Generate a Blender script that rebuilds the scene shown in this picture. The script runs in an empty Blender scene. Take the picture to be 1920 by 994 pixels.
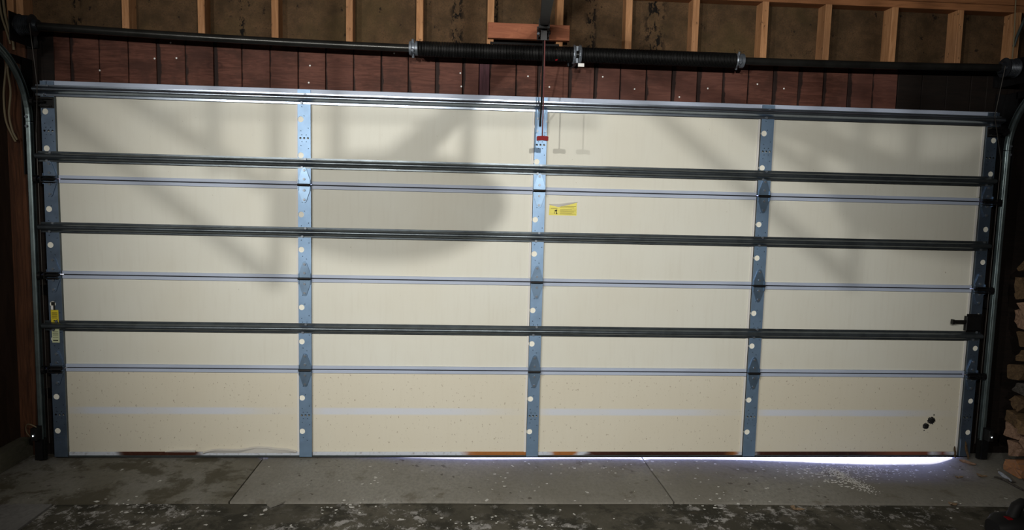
import bpy, bmesh, math, random
from mathutils import Vector, Matrix
random.seed(7)
PI = math.pi
SC = bpy.context.scene
COL = SC.collection

# ------------------------------------------------------------------ camera, world, light, exposure
# metres; X along the door, Y towards outdoors, Z up; inner face of the door stiles is Y = 0
CAM_POS = Vector((-0.4116, -4.0273, 1.5481))
YAW, PITCH, ROLL, FPX = 0.065883, -0.094684, 0.023753, 1300.0
cam_d = bpy.data.cameras.new('camera'); cam = bpy.data.objects.new('camera', cam_d); COL.objects.link(cam)
fw = Vector((math.sin(YAW)*math.cos(PITCH), math.cos(YAW)*math.cos(PITCH), math.sin(PITCH)))
r0 = Vector((math.cos(YAW), -math.sin(YAW), 0)); u0 = r0.cross(fw)
rt = math.cos(ROLL)*r0 + math.sin(ROLL)*u0; up = -math.sin(ROLL)*r0 + math.cos(ROLL)*u0
m = Matrix((rt, up, -fw)).transposed().to_4x4(); m.translation = CAM_POS
cam.matrix_world = m
cam_d.sensor_fit = 'HORIZONTAL'; cam_d.sensor_width = 36.0; cam_d.lens = FPX/1920*36.0
cam_d.clip_start = 0.02; cam_d.clip_end = 200
SC.camera = cam

w = bpy.data.worlds.new('sky'); SC.world = w; w.use_nodes = True
bg = w.node_tree.nodes['Background']
bg.inputs[0].default_value = (0.40, 0.46, 1.0, 1); bg.inputs[1].default_value = 20.0
sd = bpy.data.lights.new('sun', 'SUN'); sd.energy = 14.0; sd.angle = 0.03; sd.color = (1.0, 0.97, 0.95)
sun = bpy.data.objects.new('sun', sd); COL.objects.link(sun)
sun.rotation_euler = Vector((-0.25, -1.0, -0.62)).to_track_quat('-Z', 'Y').to_euler()

SC.view_settings.view_transform = 'Standard'; SC.view_settings.look = 'None'
SC.view_settings.gamma = 1.0; SC.view_settings.use_curve_mapping = False
SC.view_settings.exposure = 0.0
# lamps hang behind the photographer: (x, y, z, watts)
LAMPS = [(0.004, -4.22, 2.28, 305.0), (-1.46, -4.22, 2.26, 262.0), (-2.88, -4.22, 2.27, 215.0)]
LAMP_AIM = Vector((0.0, 0.0, 1.50)); SPOT_DEG, SPOT_BLEND = 86.0, 1.0  # aimed cones added to dim the door's edges, in place of lens vignetting

# ------------------------------------------------------------------ mesh helpers
class MB:
    def __init__(s): s.v = []; s.f = []
    def add(s, vs, fs):
        o = len(s.v); s.v += [tuple(v) for v in vs]; s.f += [tuple(i+o for i in f) for f in fs]; return s
    def box(s, x0, x1, y0, y1, z0, z1):
        vs = [(x, y, z) for x in (x0, x1) for y in (y0, y1) for z in (z0, z1)]
        return s.add(vs, [(0,1,3,2),(4,6,7,5),(0,4,5,1),(2,3,7,6),(0,2,6,4),(1,5,7,3)])
    def bbox(s, x0, x1, y0, y1, z0, z1, c=0.003):
        """box with its front (low Y) edges chamfered"""
        vs = [(x0,y1,z0),(x1,y1,z0),(x1,y1,z1),(x0,y1,z1),
              (x0,y0+c,z0),(x1,y0+c,z0),(x1,y0+c,z1),(x0,y0+c,z1),
              (x0+c,y0,z0+c),(x1-c,y0,z0+c),(x1-c,y0,z1-c),(x0+c,y0,z1-c)]
        fs = [(0,3,2,1),(8,9,10,11)]
        for i in range(4):
            j = (i+1) % 4; fs += [(i, j, 4+j, 4+i), (4+i, 4+j, 8+j, 8+i)]
        return s.add(vs, fs)
    def tube(s, pts, r, n=8, cap=True):
        pts = [Vector(p) for p in pts]; rr = r if hasattr(r, '__len__') else [r]*len(pts)
        rings = []; prev = None
        for i, p in enumerate(pts):
            t = (pts[min(i+1, len(pts)-1)] - pts[max(i-1, 0)]).normalized()
            if prev is None:
                a = Vector((0,0,1)) if abs(t.z) < 0.9 else Vector((1,0,0)); nrm = t.cross(a).normalized()
            else:
                nrm = (prev - t*prev.dot(t)).normalized()
            prev = nrm; b = t.cross(nrm)
            rings.append([p + rr[i]*(math.cos(2*PI*k/n)*nrm + math.sin(2*PI*k/n)*b) for k in range(n)])
        vs = [v for ring in rings for v in ring]; fs = []
        for i in range(len(rings)-1):
            for k in range(n):
                k2 = (k+1) % n; fs.append((i*n+k, i*n+k2, (i+1)*n+k2, (i+1)*n+k))
        if cap: fs += [tuple(range(n))[::-1], tuple((len(rings)-1)*n+k for k in range(n))]
        return s.add(vs, fs)
    def lathe_x(s, prof, cy, cz, n=20):
        """revolve (x, r) about the X axis through (cy, cz)"""
        vs = []; fs = []
        for x, r in prof:
            for k in range(n): vs.append((x, cy + r*math.cos(2*PI*k/n), cz + r*math.sin(2*PI*k/n)))
        for i in range(len(prof)-1):
            for k in range(n):
                k2 = (k+1) % n; fs.append((i*n+k, i*n+k2, (i+1)*n+k2, (i+1)*n+k))
        fs += [tuple(range(n))[::-1], tuple((len(prof)-1)*n+k for k in range(n))]
        return s.add(vs, fs)
    def prism(s, poly, y0, y1):
        """polygon of (x, z) extruded along Y"""
        n = len(poly); vs = [(x, y0, z) for x, z in poly] + [(x, y1, z) for x, z in poly]
        fs = [tuple(range(n)), tuple(range(2*n-1, n-1, -1))]
        for i in range(n):
            j = (i+1) % n; fs.append((i, n+i, n+j, j))
        return s.add(vs, fs)
    def sheet_x(s, prof, x0, x1, th=0.0015):
        """open (y, z) profile bent from sheet metal, run along X, given a thickness"""
        P = [Vector((0, y, z)) for y, z in prof]; off = []
        for i, p in enumerate(P):
            t = (P[min(i+1, len(P)-1)] - P[max(i-1, 0)]).normalized()
            off.append(p + th*Vector((0, -t.z, t.y)))
        loop = P + off[::-1]; n = len(loop)
        vs = [(x0, p.y, p.z) for p in loop] + [(x1, p.y, p.z) for p in loop]; k = len(P); fs = []
        for i in range(n):
            j = (i+1) % n; fs.append((i, j, n+j, n+i))
        for i in range(k-1):
            fs.append((i, n-1-i, n-2-i, i+1)); fs.append((n+i, n+i+1, 2*n-2-i, 2*n-1-i))
        return s.add(vs, fs)
    def mesh(s, name, mat, smooth=False):
        me = bpy.data.meshes.new(name); me.from_pydata(s.v, [], s.f); me.validate()
        bm = bmesh.new(); bm.from_mesh(me); bmesh.ops.recalc_face_normals(bm, faces=bm.faces); bm.to_mesh(me); bm.free()
        if mat: me.materials.append(mat)
        if smooth:
            for p in me.polygons: p.use_smooth = True
            try: me.set_sharp_from_angle(angle=math.radians(40))
            except Exception: pass
        return me
    def build(s, name, mat, parent=None, smooth=False, loc=None):
        return link(name, s.mesh(name, mat, smooth), parent, loc)

def link(name, me, parent=None, loc=None, rot=None):
    o = bpy.data.objects.new(name, me); COL.objects.link(o)
    if parent: o.parent = parent
    if loc: o.location = loc
    if rot: o.rotation_euler = rot
    return o
def tag(o, label=None, cat=None, group=None, kind=None):
    if label: o['label'] = label
    if cat: o['category'] = cat
    if group: o['group'] = group
    if kind: o['kind'] = kind
    return o
def empty(name, loc=(0,0,0)):
    o = bpy.data.objects.new(name, None); COL.objects.link(o); o.location = loc; o.empty_display_size = 0.1
    return o

# ------------------------------------------------------------------ materials
class NT:
    def __init__(s, name):
        s.m = bpy.data.materials.new(name); s.m.use_nodes = True; s.t = s.m.node_tree
        s.b = s.t.nodes['Principled BSDF']; s.geo = None
    def n(s, typ, **kw):
        nd = s.t.nodes.new(typ)
        for k, v in kw.items(): setattr(nd, k, v)
        return nd
    def l(s, a, b): s.t.links.new(a, b)
    def pos(s):
        if not s.geo: s.geo = s.n('ShaderNodeNewGeometry')
        return s.geo.outputs['Position']
    def noise(s, scale, stretch=(1,1,1), detail=4, rough=0.55, off=(0,0,0), dist=0.0):
        mp = s.n('ShaderNodeMapping'); mp.inputs['Scale'].default_value = stretch; mp.inputs['Location'].default_value = off
        s.l(s.pos(), mp.inputs[0])
        nz = s.n('ShaderNodeTexNoise'); nz.inputs['Scale'].default_value = scale; nz.inputs['Detail'].default_value = detail
        nz.inputs['Roughness'].default_value = rough; nz.inputs['Distortion'].default_value = dist
        s.l(mp.outputs[0], nz.inputs['Vector']); return nz.outputs[0]
    def ramp(s, val, lo, hi, a=0.0, b=1.0, smooth=True):
        r = s.n('ShaderNodeMapRange'); r.clamp = True
        if smooth: r.interpolation_type = 'SMOOTHSTEP'
        for k, x in zip(('From Min','From Max','To Min','To Max'), (lo, hi, a, b)): r.inputs[k].default_value = x
        s.l(val, r.inputs['Value']); return r.outputs[0]
    def math(s, op, a, b=None):
        q = s.n('ShaderNodeMath', operation=op)
        for i, x in enumerate((a, b)):
            if x is None: continue
            if isinstance(x, (int, float)): q.inputs[i].default_value = x
            else: s.l(x, q.inputs[i])
        return q.outputs[0]
    def axis(s, i):
        sp = s.n('ShaderNodeSeparateXYZ'); s.l(s.pos(), sp.inputs[0]); return sp.outputs[i]
    def mix(s, fac, a, b, blend='MIX'):
        q = s.n('ShaderNodeMix', data_type='RGBA', blend_type=blend)
        if isinstance(fac, (int, float)): q.inputs[0].default_value = fac
        else: s.l(fac, q.inputs[0])
        for i, x in ((6, a), (7, b)):
            if isinstance(x, tuple): q.inputs[i].default_value = (*x, 1)
            else: s.l(x, q.inputs[i])
        return q.outputs[2]
    def col(s, c):
        if isinstance(c, tuple): s.b.inputs['Base Color'].default_value = (*c, 1)
        else: s.l(c, s.b.inputs['Base Color'])
    def set(s, rough=0.7, metal=0.0, spec=0.3):
        s.b.inputs['Roughness'].default_value = rough; s.b.inputs['Metallic'].default_value = metal
        s.b.inputs['Specular IOR Level'].default_value = spec; return s
    def bump(s, h, strength=0.3, dist=0.01):
        q = s.n('ShaderNodeBump'); q.inputs['Strength'].default_value = strength; q.inputs['Distance'].default_value = dist
        s.l(h, q.inputs['Height']); s.l(q.outputs[0], s.b.inputs['Normal'])

def srgb(r, g, b):
    f = lambda c: (c/255/12.92) if c/255 <= 0.04045 else ((c/255+0.055)/1.055)**2.4
    return (f(r), f(g), f(b))
def simple(name, c, rough=0.6, metal=0.0, spec=0.3, var=0.0, scale=30, stretch=(1,1,1), c2=None):
    t = NT(name).set(rough, metal, spec)
    if var or c2:
        n = t.ramp(t.noise(scale, stretch), 0.3, 0.7)
        t.col(t.mix(n, c, c2 or tuple(x*(1-var) for x in c)))
    else: t.col(c)
    return t.m

def wood(name, c1, c2, stretch, scale=6, dark=None, rough=0.75, knots=False, spots=None):
    t = NT(name).set(rough, 0, 0.2)
    g = t.noise(scale, stretch, detail=6, rough=0.65, dist=1.2)
    c = t.mix(t.ramp(g, 0.32, 0.68), c1, c2)
    big = t.noise(1.7, (1,1,1.4), detail=3)
    c = t.mix(t.ramp(big, 0.4, 0.75, 0, 0.55), c, dark or tuple(x*0.45 for x in c1))
    if knots:
        v = t.n('ShaderNodeTexVoronoi'); v.inputs['Scale'].default_value = 1.0
        mp = t.n('ShaderNodeMapping'); mp.inputs['Scale'].default_value = (2.1, 0.2, 3.6); t.l(t.pos(), mp.inputs[0]); t.l(mp.outputs[0], v.inputs['Vector'])
        d = v.outputs['Distance']
        rings = t.math('SINE', t.math('MULTIPLY', d, 90.0))
        k = t.math('MULTIPLY', t.ramp(d, 0.13, 0.07), t.ramp(rings, -0.4, 0.8, 0.25, 0.8))
        c = t.mix(k, c, tuple(x*0.35 for x in c1))
    if spots:
        sp = t.noise(38, (1,1,0.6), detail=5, rough=0.7)
        c = t.mix(t.ramp(sp, 0.62, 0.68, 0, spots), c, tuple(x*0.2 for x in c1))
    t.col(c); t.bump(g, 0.25, 0.004)
    return t.m

M = {}
def header_mat():
    t = NT('stained_plywood').set(0.72, 0, 0.2)
    g = t.noise(3.0, (1.5, 1, 15), detail=7, rough=0.68, dist=1.6)
    c = t.mix(t.ramp(g, 0.34, 0.66), (0.112, 0.044, 0.030), (0.056, 0.020, 0.013))
    c = t.mix(t.ramp(t.noise(4.2, (1, 1, 1.6), detail=5, rough=0.65), 0.44, 0.66, 0, 0.8), c, (0.038, 0.015, 0.010))
    c = t.mix(t.ramp(t.noise(0.9, off=(2, 0, 1)), 0.45, 0.65, 0, 0.5), c, (0.115, 0.050, 0.040))
    v = t.n('ShaderNodeTexVoronoi'); v.inputs['Scale'].default_value = 1.0
    mp = t.n('ShaderNodeMapping'); mp.inputs['Scale'].default_value = (1.9, 0.2, 3.4); t.l(t.pos(), mp.inputs[0]); t.l(mp.outputs[0], v.inputs['Vector'])
    d = t.math('ADD', v.outputs['Distance'], t.math('MULTIPLY', t.math('SUBTRACT', t.noise(14), 0.5), 0.05))
    rings = t.math('SINE', t.math('MULTIPLY', d, 110.0))
    k = t.math('MULTIPLY', t.ramp(d, 0.14, 0.05), t.ramp(rings, -0.6, 0.8, 0.2, 0.8))
    c = t.mix(k, c, (0.040, 0.014, 0.010))
    # black water drips that ran down the board edges
    tc = t.n('ShaderNodeTexCoord'); sp = t.n('ShaderNodeSeparateXYZ'); t.l(tc.outputs['Generated'], sp.inputs[0])
    wob = t.math('MULTIPLY', t.math('SUBTRACT', t.noise(22, (1, 1, 0.8), detail=4), 0.5), 0.16)
    run = t.ramp(t.noise(4.5, (1, 1, 0.25), off=(5, 0, 0)), 0.40, 0.62, 0.02, 0.15)
    edge = t.math('SUBTRACT', run, t.math('ADD', sp.outputs[0], wob))
    c = t.mix(t.ramp(edge, -0.02, 0.03, 0, 0.92), c, (0.012, 0.007, 0.006))
    t.col(c); t.bump(g, 0.3, 0.004); return t.m
M['plank'] = header_mat()
M['plank_dark'] = wood('near_black_board', (0.014, 0.009, 0.007), (0.008, 0.006, 0.005), (1.6, 1, 16), 3.2)  # nearly black boards: right end of the header, and jambs
M['plank_purple'] = wood('purple_brown_board', (0.07, 0.028, 0.036), (0.035, 0.014, 0.018), (16, 1, 1.6), 3.2)
M['groove'] = simple('groove_backing', (0.008, 0.005, 0.004), 0.9)
M['stud'] = wood('stud_pine', (0.42, 0.22, 0.105), (0.29, 0.14, 0.060), (14, 14, 1.2), 3.0, dark=(0.17, 0.09, 0.05), spots=0.85)
M['plate'] = wood('plate_pine', (0.30, 0.13, 0.055), (0.2, 0.085, 0.036), (1.2, 14, 14), 3.0)
M['block'] = wood('block_fir', (0.33, 0.125, 0.065), (0.23, 0.08, 0.042), (1.4, 10, 14), 3.0, dark=(0.17, 0.06, 0.035), spots=0.4)
M['jamb'] = wood('jamb_wood', (0.105, 0.042, 0.020), (0.036, 0.015, 0.008), (12, 12, 1.0), 3.0)
M['darkwood'] = wood('dark_wall_board', (0.05, 0.03, 0.02), (0.03, 0.018, 0.012), (6, 6, 1.0), 3.0)

def sheathing():
    t = NT('particle_sheathing').set(0.85, 0, 0.1)
    a = t.noise(9, detail=6, rough=0.7); b = t.noise(130, (1,1,1), detail=2)
    c = t.mix(t.ramp(a, 0.3, 0.7), (0.088, 0.052, 0.027), (0.042, 0.027, 0.014))
    c = t.mix(t.ramp(b, 0.45, 0.7, 0, 0.5), c, (0.035, 0.024, 0.016))
    c = t.mix(t.ramp(t.noise(2.2, off=(3,1,2)), 0.5, 0.7, 0, 0.45), c, (0.060, 0.044, 0.018))
    x = t.axis(0); band = None
    for x0, wd in ((-2.63, .04), (-.49, .06), (.30, .05), (.68, .10), (-.27, .03), (-1.72, .03)):
        k = t.math('ABSOLUTE', t.math('SUBTRACT', x, x0)); k = t.ramp(k, wd, wd*0.2, 0, 1)
        band = k if band is None else t.math('MAXIMUM', band, k)
    sp = t.ramp(t.noise(26, (1,1,0.55), detail=5, rough=0.7), 0.50, 0.56)
    c = t.mix(t.math('MULTIPLY', band, sp), c, (0.006, 0.005, 0.004))
    c = t.mix(t.ramp(t.noise(21, (1,1,0.8), off=(7,3,9), detail=5, rough=0.65), 0.62, 0.68, 0, 0.85), c, (0.012, 0.009, 0.007))
    t.col(c); t.bump(b, 0.3, 0.003); return t.m
M['sheathing'] = sheathing()

def panel_mat(bottom):
    t = NT('cream_lining_bottom' if bottom else 'cream_lining').set(0.62, 0, 0.25)
    a = t.noise(1.3, detail=3); g = t.noise(5, (9, 1, 0.8), detail=3)
    c = t.mix(t.ramp(a, 0.3, 0.75), (0.635, 0.640, 0.575), (0.605, 0.595, 0.515))
    c = t.mix(t.ramp(g, 0.45, 0.8, 0, 0.28), c, (0.545, 0.53, 0.46))
    if bottom:
        c = t.mix(0.5, c, (0.59, 0.53, 0.40))
    dense = 0.645 if bottom else 0.715
    sp = t.noise(85, (1,1,0.55), detail=3, rough=0.6)
    c = t.mix(t.ramp(sp, dense, dense+0.05, 0, 0.55), c, (0.20, 0.15, 0.10))
    if bottom:
        z = t.axis(2); x = t.axis(0)
        d = t.math('ABSOLUTE', t.math('SUBTRACT', z, 0.281))
        band = t.ramp(d, 0.027, 0.013)
        ph = t.math('FRACT', t.math('MULTIPLY', t.math('ADD', x, 2.67), 1/1.335))   # pale bluish band, one fading stretch per bay
        fade = t.math('MULTIPLY', t.ramp(ph, 0.97, 0.62, 0.12, 1), t.ramp(ph, 0.0, 0.10, 0.35, 1))
        c = t.mix(t.math('MULTIPLY', t.math('MULTIPLY', band, fade), t.ramp(t.noise(3), 0.25, 0.6, 0.65, 0.9)), c, (0.56, 0.60, 0.68))
    t.col(c); return t.m
M['panel'] = panel_mat(False); M['panel_low'] = panel_mat(True)

def galv(name, c, rough, metal, var=0.25):
    t = NT(name).set(rough, metal, 0.4)
    a = t.noise(14, (1,1,1), detail=5); c2 = tuple(x*(1-var) for x in c)
    t.col(t.mix(t.ramp(a, 0.35, 0.7), c, c2))
    return t.m
M['stile'] = galv('galvanised_stile', (0.215, 0.325, 0.475), 0.50, 0.72, 0.12)
M['stile_end'] = galv('galvanised_end_stile', (0.17, 0.235, 0.33), 0.45, 0.85, 0.2)  # same steel as the other stiles; dim reflection put into a darker base
M['hinge'] = galv('galvanised_hinge', (0.185, 0.275, 0.39), 0.40, 0.8, 0.2)
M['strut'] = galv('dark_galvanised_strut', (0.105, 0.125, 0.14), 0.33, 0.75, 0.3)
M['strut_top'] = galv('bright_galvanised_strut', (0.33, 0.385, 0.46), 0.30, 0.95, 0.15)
M['drywall'] = simple('grey_drywall', (0.50, 0.49, 0.47), 0.8, var=0.06, scale=2)
M['plug'] = simple('foam_plug', (0.80, 0.79, 0.70), 0.7)
M['rail'] = simple('pale_section_edge', (0.40, 0.46, 0.58), 0.5, 0.0, 0.4, 0.12, 3)
M['flange'] = simple('white_fold', (0.62, 0.61, 0.58), 0.5, 0.0, 0.3)
M['track'] = galv('track_steel', (0.15, 0.19, 0.195), 0.38, 0.8, 0.3)
M['black_steel'] = galv('black_steel', (0.006, 0.006, 0.007), 0.5, 0.2, 0.4)
M['shaft'] = galv('oiled_shaft', (0.030, 0.030, 0.028), 0.28, 0.6, 0.3)
M['spring'] = simple('black_spring', (0.004, 0.004, 0.004), 0.55, 0.0, 0.2)
M['cast'] = galv('cast_fitting', (0.22, 0.25, 0.29), 0.45, 0.6, 0.5)
M['drum'] = galv('dark_cast_drum', (0.045, 0.052, 0.062), 0.4, 0.6, 0.4)
M['bolt'] = galv('bolt_zinc', (0.22, 0.25, 0.29), 0.42, 0.7, 0.3)
M['dark'] = simple('black_gap', (0.006, 0.006, 0.006), 0.9)
M['rubber'] = simple('black_rubber', (0.012, 0.012, 0.013), 0.7)
M['plastic'] = simple('black_plastic', (0.006, 0.006, 0.006), 0.65, 0, 0.25)
M['red'] = simple('red_plastic', (0.17, 0.002, 0.005), 0.55, 0, 0.15)
M['cord'] = simple('red_brown_cord', (0.11, 0.035, 0.033), 0.8)
M['cable_cream'] = simple('cream_cable', (0.17, 0.135, 0.08), 0.6)
M['cable_steel'] = simple('steel_cable', (0.06, 0.055, 0.05), 0.5, 0.5)
M['copper'] = simple('copper_wire', (0.35, 0.15, 0.05), 0.45, 0.5)
M['white'] = simple('white_print', (0.75, 0.75, 0.73), 0.6)
M['yellow'] = simple('yellow_sticker', (0.72, 0.66, 0.13), 0.5, c2=(0.62, 0.55, 0.12), scale=60, stretch=(0.3,1,3))
M['yellow_deep'] = simple('deep_yellow_sticker', (0.62, 0.50, 0.03), 0.5)
M['pale_label'] = simple('pale_green_label', (0.48, 0.52, 0.33), 0.55)
M['ink'] = simple('black_ink', (0.012, 0.012, 0.010), 0.7)
M['ink_soft'] = simple('faded_ink', (0.24, 0.21, 0.06), 0.7)
M['flake'] = simple('white_paint_flake', (0.62, 0.61, 0.57), 0.7, var=0.3)
M['tar'] = simple('tar_blob', (0.008, 0.008, 0.008), 0.6)
M['leaf'] = simple('dry_leaf', (0.22, 0.15, 0.09), 0.8, var=0.4, scale=60)
M['led'] = NT('sensor_led').set(0.3).m
bb = M['led'].node_tree.nodes['Principled BSDF']
bb.inputs['Emission Color'].default_value = (0.85, 0.95, 1, 1); bb.inputs['Emission Strength'].default_value = 8.0

def rust_rail():
    t = NT('rusted_bottom_edge').set(0.75, 0, 0.2)
    x = t.math('ADD', t.axis(0), t.math('MULTIPLY', t.math('SUBTRACT', t.noise(5, (1,1,3)), 0.5), 0.16))
    u = t.ramp(x, -2.75, 2.75, 0, 1, False)
    cr = t.n('ShaderNodeValToRGB'); t.l(u, cr.inputs[0]); e = cr.color_ramp.elements
    white = (0.50, 0.54, 0.60); brown = (0.045, 0.013, 0.007); orange = (0.30, 0.115, 0.03); red = (0.17, 0.055, 0.03)
    stops = [(-2.75, white), (-2.42, white), (-2.38, brown), (-1.95, brown), (-1.90, white), (-.42, white), (-.36, orange), (-.02, orange), (.0, brown), (.03, white),
             (.10, white), (.13, orange), (.27, orange), (.29, white), (.34, white), (.38, brown), (.60, (0.02, 0.008, 0.006)), (1.18, brown), (1.24, orange), (1.27, white), (1.33, white),
             (1.38, brown), (2.0, (0.022, 0.009, 0.008)), (2.3, red), (2.5, red), (2.53, white), (2.60, red), (2.66, white)]
    while len(e) < len(stops): e.new(0.5)
    for el, (p, c) in zip(e, stops): el.position = (p+2.75)/5.5; el.color = (*c, 1)
    c = t.mix(t.ramp(t.noise(50), 0.5, 0.8, 0, 0.5), cr.outputs[0], (0.10, 0.05, 0.03))
    t.col(c); return t.m
M['rust_rail'] = rust_rail()

def concrete(name, base, dark, stain, flake_lo, patch=0.0, dirt=0.53, off=(0,0,0), pale=(0.30, 0.29, 0.27)):
    t = NT(name).set(0.82, 0, 0.25)
    a = t.noise(1.5, (1, 0.7, 1), detail=6, rough=0.6, off=off); fine = t.noise(60, (1, 0.6, 1), detail=4, rough=0.7, off=off)
    med = t.noise(5, (1, 0.95, 1), detail=8, rough=0.70, off=off, dist=0.3)
    c = t.mix(t.ramp(a, 0.36, 0.64), base, dark)
    c = t.mix(t.ramp(fine, 0.35, 0.72, 0, 0.5), c, tuple(x*0.5 for x in base))
    c = t.mix(t.ramp(med, dirt, dirt+0.12, 0, 0.8), c, stain)
    if patch:
        p = t.noise(15, (0.9, 0.8, 1), detail=10, rough=0.80, off=(4, 2, 0), dist=0.2)
        region = t.ramp(t.noise(1.6, (1, 0.8, 1), off=(9.3, 4.4, 0)), 0.40, 0.58)
        c = t.mix(t.math('MULTIPLY', t.ramp(p, 0.52, 0.58), t.math('MULTIPLY', region, patch)), c, pale)
        p2 = t.noise(3.4, (1, 0.9, 1), detail=10, rough=0.75, off=(1, 2, 0))
        c = t.mix(t.ramp(p2, 0.60, 0.64, 0, 0.6), c, tuple(x*0.8 for x in pale))
    fl = t.noise(22, (1, 0.9, 1), detail=3, rough=0.5, off=(1, 8, 0))
    c = t.mix(t.ramp(fl, flake_lo, flake_lo+0.02, 0, 0.9), c, (0.5, 0.49, 0.46))
    sp = t.noise(20, (1, 0.85, 1), detail=5, off=(5, 5, 0)); zone = t.ramp(t.noise(2.6, off=(8, 1, 0)), 0.50, 0.60)
    c = t.mix(t.math('MULTIPLY', zone, t.ramp(sp, 0.61, 0.66, 0, 0.7)), c, (0.045, 0.036, 0.026))
    t.col(c); t.bump(t.math('ADD', t.math('MULTIPLY', fine, 0.5), med), 0.4, 0.006); return t.m
M['apron'] = concrete('apron_concrete', (0.250, 0.241, 0.212), (0.185, 0.174, 0.146), (0.115, 0.100, 0.076), 0.70, dirt=0.56)
M['apron_stained'] = concrete('stained_apron_concrete', (0.215, 0.207, 0.182), (0.135, 0.123, 0.092), (0.055, 0.047, 0.028), 0.72, dirt=0.48)
M['slab'] = concrete('old_slab_concrete', (0.098, 0.089, 0.068), (0.042, 0.038, 0.026), (0.017, 0.016, 0.010), 0.69, patch=1.0, dirt=0.46, pale=(0.30, 0.29, 0.275))
M['slab_pale'] = concrete('pale_slab_concrete', (0.20, 0.196, 0.19), (0.14, 0.136, 0.13), (0.07, 0.066, 0.058), 0.75)
M['driveway'] = concrete('driveway_concrete', (0.42, 0.41, 0.39), (0.36, 0.35, 0.34), (0.3, 0.29, 0.27), 0.8)
M['curb'] = concrete('curb_concrete', (0.11, 0.103, 0.078), (0.08, 0.076, 0.05), (0.03, 0.035, 0.018), 0.8)

# ------------------------------------------------------------------ floor
XL, XR, YB, ZC = -2.92, 3.30, -6.4, 2.86
def sm(a, b, x):
    t = max(0.0, min(1.0, (x-a)/(b-a))); return t*t*(3-2*t)
def joint_y(x): return -0.603 - 0.017*x - 0.004*x*x
def dip(x, y):
    d = 0.013*sm(-1.5, -0.2, x) + 0.022*sm(0.9, 2.2, x)
    d *= 1 - sm(2.48, 2.80, x)
    return -d*sm(-0.50, -0.06, y)
floor = tag(empty('floor'), 'cracked grey concrete garage floor with a paler apron along the door', 'floor', kind='structure')
def slab(name, x0, x1, ya, yb, nx, ny, mat, dz=0.0, th=0.12):
    """ya, yb: functions of x; a slightly undulating concrete slab with a rounded arris"""
    b = MB(); vs = []; g = 0.0
    for i in range(nx+1):
        x = x0 + (x1-x0)*i/nx
        for j in range(ny+1):
            y = ya(x) + (yb(x)-ya(x))*j/ny
            e = 0.004 if (i in (0, nx) or j in (0, ny)) else 0
            vs.append((x, y, dz + dip(x, y) + 0.0012*math.sin(5*x+3*y) - e))
    k = ny+1; fs = [(i*k+j, (i+1)*k+j, (i+1)*k+j+1, i*k+j+1) for i in range(nx) for j in range(ny)]
    rim = [i*k for i in range(nx+1)] + [nx*k+j for j in range(1, ny+1)] + [i*k+ny for i in range(nx-1, -1, -1)] + [j for j in range(ny-1, 0, -1)]
    o = len(vs); vs += [(vs[i][0], vs[i][1], -th) for i in rim]; r = len(rim)
    fs += [(rim[q], o+q, o+(q+1) % r, rim[(q+1) % r]) for q in range(r)] + [tuple(o+q for q in range(r))]
    return b.add(vs, fs).build(name, mat, floor, smooth=True)
G = 0.005
front = lambda x: 0.75
slab('slab', XL, -1.588, lambda x: joint_y(x)+G, front, 40, 44, M['apron_stained'])
slab('slab', -1.580, 0.684, lambda x: joint_y(x)+G, front, 60, 44, M['apron'])
slab('slab', 0.692, XR, lambda x: joint_y(x)+G, front, 70, 44, M['apron'])
slab('slab', -2.425, XR, lambda x: YB, lambda x: joint_y(x)-G, 40, 40, M['slab'], dz=-0.006)
slab('slab', XL, -2.435, lambda x: YB, lambda x: joint_y(x)-G, 8, 40, M['slab_pale'], dz=-0.002)
MB().box(XL, XR, YB, 0.74, -0.16, -0.06).build('joint_bed', M['dark'], floor)
drive = MB().box(-9, 9, 0.76, 14, -0.3, -0.045).build('driveway', M['driveway'])
tag(drive, 'pale daylit concrete driveway beyond the garage door', 'driveway', kind='structure')
# a tongue of apron concrete spilled over the joint
MB().prism([(0,0),(0.075,0.004),(0.058,-0.03),(0.03,-0.062),(0.012,-0.035)], 0, 0.004)
ch = MB(); poly = [(0,0.012),(0.095,0.012),(0.072,-0.022),(0.040,-0.055),(0.014,-0.03)]
ch.add([(x, y, 0.0005) for x, y in poly] + [(x, y, -0.006) for x, y in poly], [tuple(range(5)), (9,8,7,6,5)] + [(i, 5+i, 5+(i+1) % 5, (i+1) % 5) for i in range(5)])
ch.build('concrete_spill', M['apron'], floor, loc=(-1.40, joint_y(-1.35)-0.004, 0))

# ------------------------------------------------------------------ walls and ceiling
WY = 0.06      # inner face of header and studs
wall = tag(empty('wall_front'), 'framed front wall above the garage door with studs and brown plywood header', 'wall', kind='structure')
MB().box(-2.80, 2.80, WY+0.02, 0.20, 2.03, 2.41).build('header_beam', M['groove'], wall)
seams = []
x = -2.78
seams = [-2.785, -2.627]
while seams[-1] < -0.50: seams.append(seams[-1] + 0.1552)
seams = seams[:-1] + [-0.454, -0.358, -0.297, -0.146, -0.019, 0.162, 0.312]
while seams[-1] < 2.60: seams.append(seams[-1] + 0.1531)
seams.append(2.785)
for i in range(len(seams)-1):
    a, b = seams[i], seams[i+1]
    if b-a < 0.03: continue
    c = (a+b)/2
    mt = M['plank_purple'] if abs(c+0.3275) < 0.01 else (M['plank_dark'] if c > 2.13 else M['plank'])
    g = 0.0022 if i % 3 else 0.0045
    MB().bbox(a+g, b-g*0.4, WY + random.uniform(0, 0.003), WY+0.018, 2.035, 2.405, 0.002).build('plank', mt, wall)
nail = MB(); nail.add([(0.005*math.cos(k*PI/4), 0, 0.005*math.sin(k*PI/4)) for k in range(8)] + [(0, -0.003, 0)], [(k, (k+1) % 8, 8) for k in range(8)])
nail_me = nail.mesh('nail', M['white'])
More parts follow.
